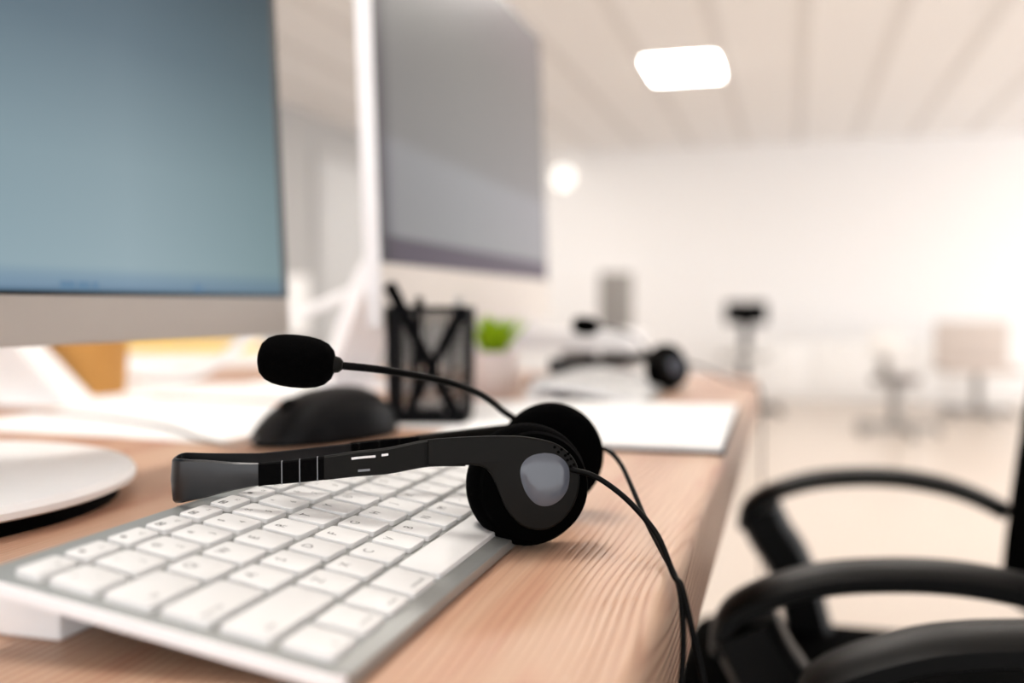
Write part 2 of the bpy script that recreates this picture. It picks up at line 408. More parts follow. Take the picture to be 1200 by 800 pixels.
# ------------------------------------------------------------------ headset
C1 = Vector((9.5, 157, 26.4)); N1 = Vector((.40, -.91, .08)).normalized()
C2 = Vector((3.5, 221, 29.4)); N2 = Vector((-.30, .95, .05)).normalized()
def headset():
    t = thing('headset', P(-40, 155, 0), 'black call-centre headset lying across the nearer keyboard, its microphone raised', 'headset', 'headsets lying on keyboards')
    def plane(c, n):
        e1 = Vector((0, 0, 1)).cross(n).normalized(); e2 = n.cross(e1)
        return lambda off: (lambda v: P(*(c + e1*v[0] + e2*v[1] + n*(off + v[2]))))
    near = [(-12.0, 139.7, 41.8), (-26.1, 133.5, 41.4), (-40.1, 127.3, 38.8), (-51.2, 123.0, 37.8), (-63.3, 117.4, 36.4), (-73.7, 112.3, 35.4), (-83.9, 107.2, 34.7), (-94.1, 102.2, 34.1), (-104.1, 97.4, 33.4), (-112.6, 95.0, 32.6), (-117.6, 97.0, 32.2)]
    rear = [(-120.2, 101.5, 32.3), (-119.6, 107.0, 33.3), (-111.9, 116.2, 33.6), (-99.4, 128.6, 33.7), (-89.8, 139.3, 34.2), (-80.0, 150.0, 34.8), (-69.7, 161.4, 35.2), (-58.7, 172.9, 35.8), (-47.5, 185.6, 36.3), (-35.6, 200.5, 36.8), (-20, 217, 37.4), (-4.0, 232.3, 37.6)]
    hn = [5.6, 5.2, 5.0, 4.8, 4.5, 4.3, 4.2, 5.4, 7.4, 8.5, 8.8]; hr = [8.8, 8.4, 6.8, 5.4, 5.0, 4.8, 4.8, 4.8, 4.8, 4.8, 5.2, 5.8]
    path = near + rear; hh = hn + hr; n = 5
    sm = cr(path, n); hs = [x for x in [hh[i//n] + (hh[min(i//n+1, len(hh)-1)] - hh[i//n])*(i % n)/n for i in range(len(sm))]]
    a0, a1 = 6*n, (len(near)+6)*n                         # sprung headband between the two sliders
    def band(i0, i1, th, grow=0.0, crease=0.0):
        seg = sm[i0:i1+1]
        def prof(i):
            h = hs[i0+i] + grow
            if crease: return [(-th, -h), (-th, h), (-th*.2, h), (th*.75, h*.9), (th+crease, h*.02), (th*.75, -h*.9), (-th*.2, -h)]
            return [(-th, -h*.9), (-th, h*.9), (-th*.6, h), (th*.6, h), (th, h*.8), (th, -h*.8), (th*.6, -h), (-th*.6, -h)]
        return seg, prof
    def flip(prof): return lambda i: [(-a, u) for a, u in prof(i)]
    bm = new(); seg, pr = band(a0-2, a1+2, .8, 0, .5); sweep(bm, seg, flip(pr)); hb = obj('headband', bm, M['blk_gloss'], t, smooth=25)
    for i0, i1, hold in ((4*n, 6*n+1, 'near'), ((len(near)+6)*n-1, (len(near)+8)*n, 'far')):
        bm = new(); seg, pr = band(i0, i1, 1.7, .15); sweep(bm, seg, pr); sl = obj('slider', bm, M['blk'], t)
        for k in range(4):                                # moulded notches
            i = i0 + 1 + k*3
            if i + 1 >= i1: break
            bm = new(); p, q = sm[i], sm[i] + (sm[i+1] - sm[i])*.16; h = hs[i] + .2
            sweep(bm, [p, q], lambda j, h=h: [(-1.85, -h), (-1.85, h), (1.85, h), (1.85, -h)]); obj('notch', bm, M['notch'] if hold == 'near' else M['arm'], sl, smooth=0)
    # yoke arms reaching the ear cups
    bm = new(); seg, pr = band(0, 4*n, 2.0, .2); sweep(bm, seg, pr); arm1 = obj('arm', bm, M['arm'], t)
    for f0, f1, dz in ((2.55, 3.25, 2.6), (2.05, 2.25, 2.8), (2.6, 3.1, -2.6)):
        i = int(f0*n); j = int(f1*n) if int(f1*n) > i else i+1
        bm = new(); sweep(bm, sm[i:j+1], lambda q, dz=dz: [(-2.2, dz-.45), (-2.2, dz+.45), (2.2, dz+.45), (2.2, dz-.45)]); obj('slot', bm, M['chrome'] if dz > 0 else M['notch'], arm1, smooth=0)
    bm = new(); seg, pr = band((len(near)+8)*n-1, len(sm)-1, 2.4, .3); sweep(bm, seg, pr); obj('arm', bm, M['arm'], t)
    # ear cups
    def cup(c, nrm, R):
        bm = new()
        prof = [(0, -11), (R*.62, -11.5), (R*.86, -11), (R*.97, -8.5), (R, -4.5), (R, -1), (R*.97, 2.5), (R*.9, 5), (R*.8, 6), (0, 6)]
        lathe(bm, prof, c, nrm, 56); p = obj('ear_pad', bm, M['foam'], t)
        return p
    cup(C1, N1, 25.4); cup(C2, N2, 25.2)
    f1 = plane(C1, N1)
    bm = new(); lathe(bm, [(0, 5), (21.5, 5), (22.5, 7), (21.5, 10), (18, 11.4), (0, 11.6)], C1 + Vector((1.5, .6, 0)), N1, 48); obj('ear_cup', bm, M['shell'], t)
    outline = cr([(-41.8, 20.1), (-31.6, 20.7), (-21.4, 21), (-11.0, 21), (-2.4, 20.5), (8.1, 18.3), (14.3, 14.5), (18.3, 9.0), (19.3, 1.1), (16.9, -7.1), (11.4, -13.8), (4.1, -17.0), (-4.5, -15), (-10.6, -8.4), (-14.7, 1.5), (-18.0, 7.4), (-22.6, 9.4), (-33.1, 9.8), (-41.9, 9.7)], 3)
    bm = new(); prism(bm, [(p.x, p.y) for p in [Vector((q[0], q[1], 0)) for q in outline]], 0, 3.6, f1(10.4), bev=.9, seg=3)
    pl = obj('yoke_plate', bm, M['arm'], t)
    for (x, y) in ((9.1, 16.2), (11.9, 15.2), (10.6, 14.2), (13.4, 12.8), (14.6, 13.4), (15.7, 11.4), (14.3, 10.9), (16.9, 9.0), (15.5, 8.4), (17.4, 6.4)):
        bm = new(); c = C1 + (Vector((0, 0, 1)).cross(N1).normalized())*x + N1.cross(Vector((0, 0, 1)).cross(N1).normalized())*y + N1*14.0
        lathe(bm, [(.6, -.8), (.6, .12), (0, .14)], c, N1, 10); obj('vent_hole', bm, M['shell'], pl, smooth=0)
    oval = [(4.9, 14.0), (8.6, 13.5), (11.6, 12.0), (14.0, 9.4), (15.0, 6.2), (14.6, .9), (13.2, -2.4), (10.7, -5.2), (7.6, -6.9), (4.6, -7.3), (1.8, -6.6), (-.8, -4.6), (-3.4, -.6), (-4.9, 4.6), (-4.8, 8.3), (-3.0, 11.3), (.4, 13.3)]
    ov = cr(oval + oval[:1], 3)[:-1]; cx = sum(p.x for p in [Vector((q[0], q[1], 0)) for q in ov])/len(ov); cy = sum(q[1] for q in ov)/len(ov)
    bm = new(); rings = []
    for s, h in ((1, 0), (1, .7), (.93, 1.25), (.75, 1.75), (.5, 2.1), (.25, 2.3)):
        rings.append([bm.verts.new(f1(13.6)(Vector((cx + (q[0]-cx)*s, cy + (q[1]-cy)*s, h)))) for q in ov])
    for a, b_ in zip(rings, rings[1:]):
        for k in range(len(ov)): bm.faces.new((a[k], a[(k+1) % len(ov)], b_[(k+1) % len(ov)], b_[k]))
    bm.faces.new(rings[-1]); bm.faces.new(rings[0][::-1])
    tag(obj('ear_cup_cap', bm, M['cap'], pl, smooth=50), 'glossy smoky grey oval cap')
    bm = new(); lathe(bm, [(0, 5), (21.5, 5), (22.5, 8), (20, 12), (10, 14), (0, 14.2)], C2, N2, 48); obj('ear_cup', bm, M['blk'], t)
    # boom
    bp = cr([(-3, 238, 33), (-13, 238.5, 40), (-22.4, 233, 47), (-25.5, 219, 54), (-28.6, 205.4, 59.6), (-34.0, 186.3, 65.3), (-40.9, 171.9, 68.9), (-50.4, 155.8, 72.4), (-58.0, 146.4, 74.3), (-67, 137.8, 75.8)], 6)
    bm = new(); tube(bm, bp, 1.65, 12); bo = obj('boom', bm, M['cable'], t)
    ax = Vector((-.95, -.30, .10)).normalized(); o = Vector((-65.2, 138.6, 75.8))
    bm = new(); lathe(bm, [(0, 0), (1.9, .2), (3.1, 1.5), (3.5, 3), (3.5, 6), (0, 6)], o, ax, 24); obj('collar', bm, M['arm'], bo)
    bm = new(); lathe(bm, [(0, 3.6), (3.6, 3.6), (6.2, 4.6), (8.6, 7), (10.1, 10.5), (10.9, 15), (11.1, 20), (10.8, 25), (10.1, 28.6), (8.8, 31.6), (6.6, 33.8), (3.6, 34.9), (0, 35.2)], o + Vector((0, 0, -.2)), ax, 40); obj('microphone_foam', bm, M['foam'], bo)
    # the two cables down to the desk edge
    ca = [(27.5, 152, 34.6), (36.7, 150.3, 33.3), (44.7, 148.3, 30.0), (55.1, 142.7, 23.8), (66.4, 133.1, 14.5), (73.8, 122.5, 3.0), (77.0, 117.8, .6), (80.5, 111, -8), (84.2, 105.6, -19.6), (86.5, 102.1, -28), (88.6, 97.7, -44), (88.5, 94.7, -75), (88, 92, -115), (74, 91, -165), (48, 90, -212), (36, 89, -300), (34, 88, -500), (30, 80, -700)]
    cb = [(22.4, 227, 32.5), (30.4, 224.7, 31.9), (38.5, 215.2, 27.3), (47.2, 195.5, 19.7), (56.8, 173.9, 9.8), (65.5, 153.2, 3.8), (73.0, 130, 1.5), (76.8, 117, -1.6), (78.6, 110.5, -12), (79.0, 106.2, -22.6), (78.7, 103.7, -30), (78.4, 99.9, -48), (79, 97, -85), (72, 97, -135), (44, 97, -205), (31, 96, -300), (29, 95, -500), (25, 88, -700)]
    bm = new(); tube(bm, cr(ca, 6), 1.15, 10); obj('cable', bm, M['cable'], t)
    bm = new(); tube(bm, cr(cb, 6), 1.1, 10); obj('cable', bm, M['cable'], t)
    return t
hs1 = headset()

# second workstation further along the same desk
def second_copy(o, d, rz, label):
    c = copy_tree(o); c.location = o.location + Vector((d[0]*.001, d[1]*.001, d[2]*.001)); c.rotation_euler = (0, 0, rz); c['label'] = label; return c
second_copy(kb, (-28, 735, 0), 0, 'slim aluminium keyboard with white keys at the far end of the pine desk')
h2 = second_copy(hs1, (-31, 735, 0), math.radians(4), 'black headset lying on the farther keyboard near the rounded desk corner')
for ch in list(h2.children):                # its cables run the other way, off the desk corner
    if ch.name.startswith('cable'): bpy.data.objects.remove(ch)
hl = Vector((h2.location.x*1000, h2.location.y*1000, 0)); hr_ = Matrix.Rotation(-h2.rotation_euler.z, 3, 'Z')
pts2 = [hl + hr_ @ (Vector(q) - hl) for q in ((-13, 966, 31), (10, 977, 25), (44, 994, 9), (72, 1010, 1.6), (78.5, 1017, -1.5), (82, 1030, -26), (82.5, 1036, -46), (82, 1047, -80), (82, 1060, -137), (82, 1064, -300), (80, 1066, -700))]
bm = new(); tube(bm, cr(pts2, 6), 1.3, 10); obj('cable', bm, M['cable'], h2)

# ------------------------------------------------------------------ mouse
def mouse():
    c = Vector((-221, 429, 0)); d = Vector((53, 112, 0)).normalized(); s = Vector((d.y, -d.x, 0))
    t = thing('computer_mouse', P(*c), 'black computer mouse on the desk behind the headband', 'mouse')
    L, W, H = 64, 33, 40
    bm = new(); rings = []; nl, nw = 24, 20
    for i in range(nl+1):
        a = -1 + 2*i/nl; w = W*max(0, 1 - abs(a)**2.6)**.5*(1 - .06*a); ring = []
        base = 3.0
        hh = H*(max(0, 1 - abs((a-.18)/1.2)**2.3))**.75*(max(0, 1-abs(a)**5)**.6)
        for k in range(nw+1):
            b_ = math.pi*k/nw
            ring.append(bm.verts.new(P(*(c + d*(a*L) + s*(w*math.cos(b_)) + Vector((0, 0, base + (hh-base if hh > base else .01)*math.sin(b_)**.7))))))
        rings.append(ring)
    for p, q in zip(rings, rings[1:]):
        for k in range(nw): bm.faces.new((p[k], p[k+1], q[k+1], q[k]))
        bm.faces.new((p[0], q[0], q[-1], p[-1]))
    bmesh.ops.remove_doubles(bm, verts=bm.verts, dist=1e-5); obj('body', bm, M['mouse'], t, smooth=60)
    bm = new(); prism(bm, [(math.cos(k*.2618)*W*.92, math.sin(k*.2618)*L*.95) for k in range(24)], 0.2, 3.0, lambda v: P(*(c + s*v[0] + d*v[1] + Vector((0, 0, v[2]))))); obj('base', bm, M['blk'], t)
    w0 = c - d*34 + Vector((0, 0, 26)); bm = new(); lathe(bm, [(0, -4), (7, -4), (8, -2), (8, 2), (7, 4), (0, 4)], w0, s, 20); obj('scroll_wheel', bm, M['arm'], t)
    bm = new(); tube(bm, cr([tuple(c - d*62 + Vector((0, 0, 7))), (-262, 366, 2.8), (-292, 380, 2.8), (-322, 402, 2.8), (-349, 424, 2.9), (-400, 456, 2.8), (-484, 488, 3.0), (-540, 497, 3.0), (-608, 512, 3.0), (-690, 522, 3.0), (-770, 528, 3)], 6), 1.5, 8); obj('cable', bm, M['grey'], t)
mouse()

# ------------------------------------------------------------------ papers and pads
def sheet(name, pts, z0, z1, m, label, cat, group=None, bev=0):
    cx = sum(p[0] for p in pts)/len(pts); cy = sum(p[1] for p in pts)/len(pts)
    bm = new(); prism(bm, pts, z0, z1, lambda v: P(*v)); return tag(obj(name, bm, m, at=P(cx, cy, z0), smooth=0), label, cat, group)
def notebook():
    t = thing('notepad', P(-30, 580, 0), 'thick white notepad on a dark edge-shade slab at the desk edge behind the headset', 'notepad')
    bm = new(); prism(bm, [(-140, 426), (73, 430), (68, 727), (-142, 724)], .2, 2.2, lambda v: P(*v)); obj('edge_shade_board', bm, M['edge_shade'], t, smooth=0)  # dark slab peeping out below the pages stands in for their edge shade
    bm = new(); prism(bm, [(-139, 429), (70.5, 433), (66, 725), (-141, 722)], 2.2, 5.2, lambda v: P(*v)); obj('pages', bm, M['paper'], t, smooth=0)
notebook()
sheet('paper_sheet', [(-560, 400), (-385, 393), (-290, 383), (-262, 640), (-560, 660)], .2, .7, M['paper'], 'loose white paper sheet between the round monitor foot and the mouse', 'paper', 'loose white sheets')
sheet('paper_sheet', [(-258, 505), (-146, 505), (-146, 745), (-258, 745)], .2, .7, M['paper'], 'white paper sheet lying under the black mesh pen cup', 'paper', 'loose white sheets')
sheet('paper_sheet', [(-790, 560), (-566, 560), (-566, 860), (-790, 860)], .2, .7, M['paper'], 'white paper sheet under the tent calendar and the brown paper cup', 'paper', 'loose white sheets')
sheet('paper_sheet', [(-560, 690), (-400, 690), (-400, 990), (-560, 990)], .2, .7, M['paper'], 'white paper sheet left of the white monitor stand', 'paper', 'loose white sheets')
sheet('paper_sheet', [(-1500, 900), (-850, 900), (-850, 1350), (-1500, 1350)], -.8, -.2, M['paper'], 'large white paper sheet on the pale opposite desk', 'paper')
bm = new(); prism(bm, [(-1420, 1560), (-1040, 1660), (-1060, 1740), (-1440, 1640)], -.8, 22, lambda v: P(*v), bev=2)
tag(obj('yellow_notepad', bm, M['yellow'], at=P(-1240, 1650, 0)), 'yellow notepad on the pale opposite desk, seen under the nearer screen', 'notepad')

# tent calendar and paper cup under the nearer monitor
def tent():
    t = thing('tent_calendar', P(-655, 590, 1), 'white tent-shaped desk calendar below the nearer monitor, in front of the brown cup', 'calendar')
    d = Vector((.96, .277, 0)); e = Vector((-.277, .96, 0)); c = Vector((-661, 608, 0))
    def xf(v): return P(*(c + d*v[0] + e*v[2] + Vector((0, 0, v[1]))))
    bm = new(); prism(bm, [(60, 1), (-14, 84), (-20, 84), (54, 1)], -40, 20, xf); obj('front_panel', bm, M['paper'], t, smooth=0)
    bm = new(); prism(bm, [(-94, 1), (-20, 84), (-14, 84), (-88, 1)], -40, 20, xf); obj('back_panel', bm, M['paper'], t, smooth=0)
    bm = new(); prism(bm, [(-87, 1), (53, 1), (52, 3), (-86, 3)], -38, 18, xf); obj('base_panel', bm, M['paper'], t, smooth=0)
    bm = new(); prism(bm, [(-82, 3.2), (48, 3.2), (-17, 78)], -30, -28, xf); obj('end_flap', bm, M['paper'], t, smooth=0)
tent()
def papercup():
    o = Vector((-664, 692, .8)); t = thing('paper_cup', P(*o), 'orange brown paper cup behind the white tent calendar', 'cup')
    bm = new(); lathe(bm, [(0, 0), (46, 0), (52, 95), (54, 96), (54, 99), (50, 99), (44, 4), (0, 4)], o, (0, 0, 1), 40); obj('body', bm, M['kraft'], t)
    bm = new(); lathe(bm, [(54.4, 95), (55.5, 97), (55, 102), (48, 106), (0, 106)], o, (0, 0, 1), 40); obj('lid', bm, M['white'], t)
papercup()

# ------------------------------------------------------------------ mesh pen cup with pens
def pen_cup():
    ang = math.radians(14); ca_, sa = math.cos(ang), math.sin(ang); c = Vector((-187, 562, .8)); Hh = 98
    def xf(v): return P(c.x + v[0]*ca_ - v[1]*sa, c.y + v[0]*sa + v[1]*ca_, c.z + v[2])
    t = thing('pen_cup', P(*c), 'square black wire mesh pen cup on white paper behind the mouse', 'pen holder')
    def xs(v):  # slight flare upwards
        k = 1 + .05*(v[2]/Hh); return xf(Vector((v[0]*k, v[1]*k, v[2])))
    a = 32.0
    bm = new()
    for k in range(1, 17):
        q = -a + 2*a*k/17
        for lo, hi in (((q-.5, -a-.4, 0), (q+.5, -a+.4, Hh)), ((q-.5, a-.4, 0), (q+.5, a+.4, Hh)), ((-a-.4, q-.5, 0), (-a+.4, q+.5, Hh)), ((a-.4, q-.5, 0), (a+.4, q+.5, Hh))): box(bm, lo, hi, xf=xs)
    for k in range(1, 24):
        q = Hh*k/24
        for lo, hi in (((-a, -a-.4, q-.5), (a, -a+.4, q+.5)), ((-a, a-.4, q-.5), (a, a+.4, q+.5)), ((-a-.4, -a, q-.5), (-a+.4, a, q+.5)), ((a-.4, -a, q-.5), (a+.4, a, q+.5))): box(bm, lo, hi, xf=xs)
    obj('mesh_wall', bm, M['mesh'], t, smooth=0)
    for nm, z0, z1, w in (('rim', Hh-3, Hh+1.5, 1.6), ('bottom_band', 0, 7, 1.4)):
        bm = new()
        for lo, hi in (((-a-w, -a-w, z0), (a+w, -a+w, z1)), ((-a-w, a-w, z0), (a+w, a+w, z1)), ((-a-w, -a-w, z0), (-a+w, a+w, z1)), ((a-w, -a-w, z0), (a+w, a+w, z1))): box(bm, lo, hi, xf=xs)
        obj(nm, bm, M['mesh'], t, smooth=0)
    for sx in (-1, 1):
        for sy in (-1, 1): bm = new(); box(bm, (sx*a-1.8, sy*a-1.8, 0), (sx*a+1.8, sy*a+1.8, Hh), xf=xs); obj('corner_post', bm, M['mesh'], t, smooth=0)
    bm = new(); box(bm, (-a, -a, 0), (a, a, 1.2), xf=xs); obj('base', bm, M['mesh'], t, smooth=0)
    def pen(p, q, r, m, label):
        p, q = Vector(p), Vector(q); ax = (q-p).normalized(); L = (q-p).length
        w = lambda v: Vector(((xf(v).x)*1000, (xf(v).y)*1000, (xf(v).z - Z0)*1000))
        p, q = w(p), w(q); ax = (q-p).normalized()
        tt = thing('pen', P(*p), label, 'pen', 'pens in the mesh cup')
        bm = new(); lathe(bm, [(0, 0), (r*.25, .2), (r, 14), (r, L*.62), (r*1.0, L*.62)], p, ax, 16); obj('barrel', bm, m, tt)
        bm = new(); lathe(bm, [(r*1.0, L*.62), (r*1.12, L*.63), (r*1.12, L-2), (r*.8, L), (0, L)], p, ax, 16); obj('cap', bm, m, tt)
    pen((25, -24, 2.5), (-34.5, -21, 119), 5.2, M['blk'], 'long black pen leaning left out of the mesh cup, its end highest')
    pen((-24, 10, 2.5), (28, 2, 99), 5.0, M['blk'], 'black pen leaning right inside the mesh cup')
    pen((-20, 24, 2.5), (-13, 16, 108), 3.6, M['blk'], 'short black pen standing upright at the back of the mesh cup')
    pen((8, 27, 2.5), (22, 24, 108), 3.6, M['greyl'], 'pale grey pen standing in the mesh cup')
pen_cup()

# ------------------------------------------------------------------ small plant
def plant():
    o = Vector((-203, 797, 0.1)); t = thing('potted_plant', P(*o), 'small bright green plant in a pale pot to the right of the mesh pen cup', 'plant')
    bm = new(); lathe(bm, [(0, 0), (22, 0), (24, 2), (29, 44), (31, 45), (31, 50), (27, 50), (26, 42), (0, 42)], o, (0, 0, 1), 36); obj('pot', bm, M['pot'], t)
    bm = new(); lathe(bm, [(25.5, 42.2), (20, 44), (0, 45)], o, (0, 0, 1), 24); obj('soil', bm, M['brown'], t)
    bm = new()
    for k in range(85):
        a = random.random()*6.283; lean = random.uniform(.0, .6); L = random.uniform(26, 52); w = random.uniform(4, 7)
        d = Vector((math.cos(a)*lean, math.sin(a)*lean, 1)).normalized(); s = Vector((-math.sin(a), math.cos(a), 0)); b0 = o + Vector((math.cos(a)*9*random.random(), math.sin(a)*9*random.random(), 43))
        prev = None
        for j in range(5):
            f = j/4; p = b0 + d*(L*f) + Vector((math.cos(a), math.sin(a), -.4))*(8*f*f); ww = w*math.sin(math.pi*min(.97, .12+.86*f))
            cur = (bm.verts.new(P(*(p - s*ww))), bm.verts.new(P(*(p + d.cross(s)*(-1.2)))), bm.verts.new(P(*(p + s*ww))))
            if prev:
                for i in range(2): bm.faces.new((prev[i], prev[i+1], cur[i+1], cur[i]))
            prev = cur
    bmesh.ops.solidify(bm, geom=bm.faces[:], thickness=.0004)
    obj('leaves', bm, M['leaf'], t, smooth=60)
plant()

# white monitor riser beyond the farther keyboard
def riser():
    t = thing('monitor_riser', P(-170, 1085, 0), 'white riser shelf on grey legs at the far end of the pine desk', 'shelf')
    bm = new(); prism(bm, rrect(-262, 1040, -84, 1180, 14, 5), 40, 66, lambda v: P(*v), bev=4); obj('shelf_board', bm, M['white'], t)
    for x in (-172, -116):
        bm = new(); box(bm, (x-16, 1060, 0), (x+16, 1160, 40), 2); obj('leg', bm, M['grey'], t)
riser()

# ------------------------------------------------------------------ monitors
def uv_quad(bm, vs):
    f = bm.faces.new(vs); l = bm.loops.layers.uv.verify()
    for lp, uv in zip(f.loops, ((0, 0), (1, 0), (1, 1), (0, 1))): lp[l].uv = uv
    return f
def monitor_near():
    # frame: a along the panel (away from the camera), b up the panel, c out of the screen
    yaw = math.radians(6.9); til = math.radians(2.6)
    A = Vector((math.sin(yaw), math.cos(yaw), 0)); Cn = Vector((math.cos(yaw)*math.cos(til), -math.sin(yaw)*math.cos(til), math.sin(til))); B = Cn.cross(A)*1
    if B.z < 0: B = -B
    o = Vector((-242.0, 400.0, 107.4))     # lower far corner of the lit picture
    def xf(v): return P(*(o + A*v[0] + B*v[1] + Cn*v[2]))
    W, H = 520, 300
    t = thing('monitor', P(-335, 140, 0), 'nearer computer monitor with a blue grey screen and silver chin', 'monitor', 'monitors on the pine desk')
    bm = new(); prism(bm, rrect(-W-9, -28, 9, H+9, 5, 4), -24, -.6, xf, bev=1.0); obj('housing', bm, M['silver'], t)
    bm = new(); prism(bm, rrect(-W-8, -1, 8, H+8, 2, 2), -.6, .2, xf); obj('bezel', bm, M['bezel'], t, smooth=0)
    bm = new(); uv_quad(bm, [bm.verts.new(xf(Vector(q))) for q in ((-W, 1, .5), (0, 1, .5), (0, H, .5), (-W, H, .5))])
    sc = obj('screen', bm, M['scr1'], t, smooth=0)
    for x0, x1 in ((-290, -268), (-196, -186), (-184, -176), (-174, -170), (-92, -88), (-90, -84)):
        bm = new(); box(bm, (x0, 2.5, .6), (x1, 6.5, .75), xf=xf); obj('taskbar_icon', bm, M['icon'], sc, smooth=0)
    bm = new(); prism(bm, rrect(-W*.5-60, 40, -W*.5+60, 180, 10, 3), -48, -24, xf, bev=6); obj('back_cover', bm, M['silver'], t)
    c = Vector((-332, 140, 0))
    bm = new(); lathe(bm, [(0, 0), (121, 0), (121, 7), (0, 7)], c, (0, 0, 1), 64); obj('base_disc', bm, M['blk'], t)  # black disc, slightly narrower than the foot above it
    bm = new(); lathe(bm, [(0, 7.5), (126, 7.5), (129.5, 9), (130, 12), (128, 15), (122, 16.6), (60, 19.5), (0, 20.5)], c, (0, 0, 1), 96); obj('foot', bm, M['white'], t)
    bm = new(); box(bm, (-352, 105, 18), (-328, 175, 190), 5); obj('stand_neck', bm, M['white'], t)
monitor_near()
def monitor_far():
    til = math.radians(2.0)
    A = Vector((0, 1, 0)); Cn = Vector((math.cos(til), 0, math.sin(til))); B = Vector((-math.sin(til), 0, math.cos(til)))
    o = Vector((-237.7, 1179, 140.4))
    def xf(v): return P(*(o + A*v[0] + B*v[1] + Cn*v[2]))
    W, H = 604, 355
    t = thing('monitor', P(-350, 877, 0), 'farther computer monitor with a grey screen and white edge', 'monitor', 'monitors on the pine desk')
    bm = new(); prism(bm, rrect(-W-9, -60, 9, H+9, 6, 4), -15, -.6, xf, bev=1.2); obj('housing', bm, M['alu_white_lit'], t)
    bm = new(); prism(bm, rrect(-W-8, -59, 8, -1.2, 2, 2), -.6, .2, xf); obj('chin', bm, M['chin'], t, smooth=0)
    bm = new(); prism(bm, rrect(-W-6, -1, 6, H+6, 2, 2), -.6, .2, xf); obj('bezel', bm, M['bezel'], t, smooth=0)
    bm = new(); uv_quad(bm, [bm.verts.new(xf(Vector(q))) for q in ((-W, 0, .5), (0, 0, .5), (0, H, .5), (-W, H, .5))])
    obj('screen', bm, M['scr2'], t, smooth=0)
    bm = new(); rings = []                                      # bulging back
    for s, h in ((1, -14.5), (.9, -22), (.72, -34), (.5, -46), (.3, -52)):
        rings.append([bm.verts.new(xf(Vector((-W/2 + (p[0])*s, 140 + p[1]*s, h)))) for p in rrect(-W/2+4, -195, W/2-4, 200, 30, 5)])
    for p, q in zip(rings, rings[1:]):
        for k in range(len(p)): bm.faces.new((p[k], p[(k+1) % len(p)], q[(k+1) % len(p)], q[k]))
    bm.faces.new(rings[-1]); bm.faces.new(rings[0][::-1]); obj('back_cover', bm, M['alu_white_lit'], t)
    prof = [(-240, 148), (-318, 146), (-334, 136), (-384, 22), (-386, 8), (-380, 4), (-264, 4), (-264, 0), (-396, 0), (-402, 6), (-401, 20), (-352, 142), (-342, 156), (-326, 162), (-240, 164)]
    bm = new(); prism(bm, prof, 810, 945, lambda v: P(v[0] - 24, v[2], v[1] + .9)); obj('stand', bm, M['alu_white_lit'], t, smooth=30)
    bm = new(); tube(bm, cr([(-378, 850, 128), (-396, 850, 120), (-440, 850, 103), (-492, 850, 84), (-560, 850, 50), (-600, 850, 22), (-640, 850, 9.5), (-720, 870, 9.5)], 6), 6.5, 12); obj('power_cable', bm, M['white'], t)
monitor_far()

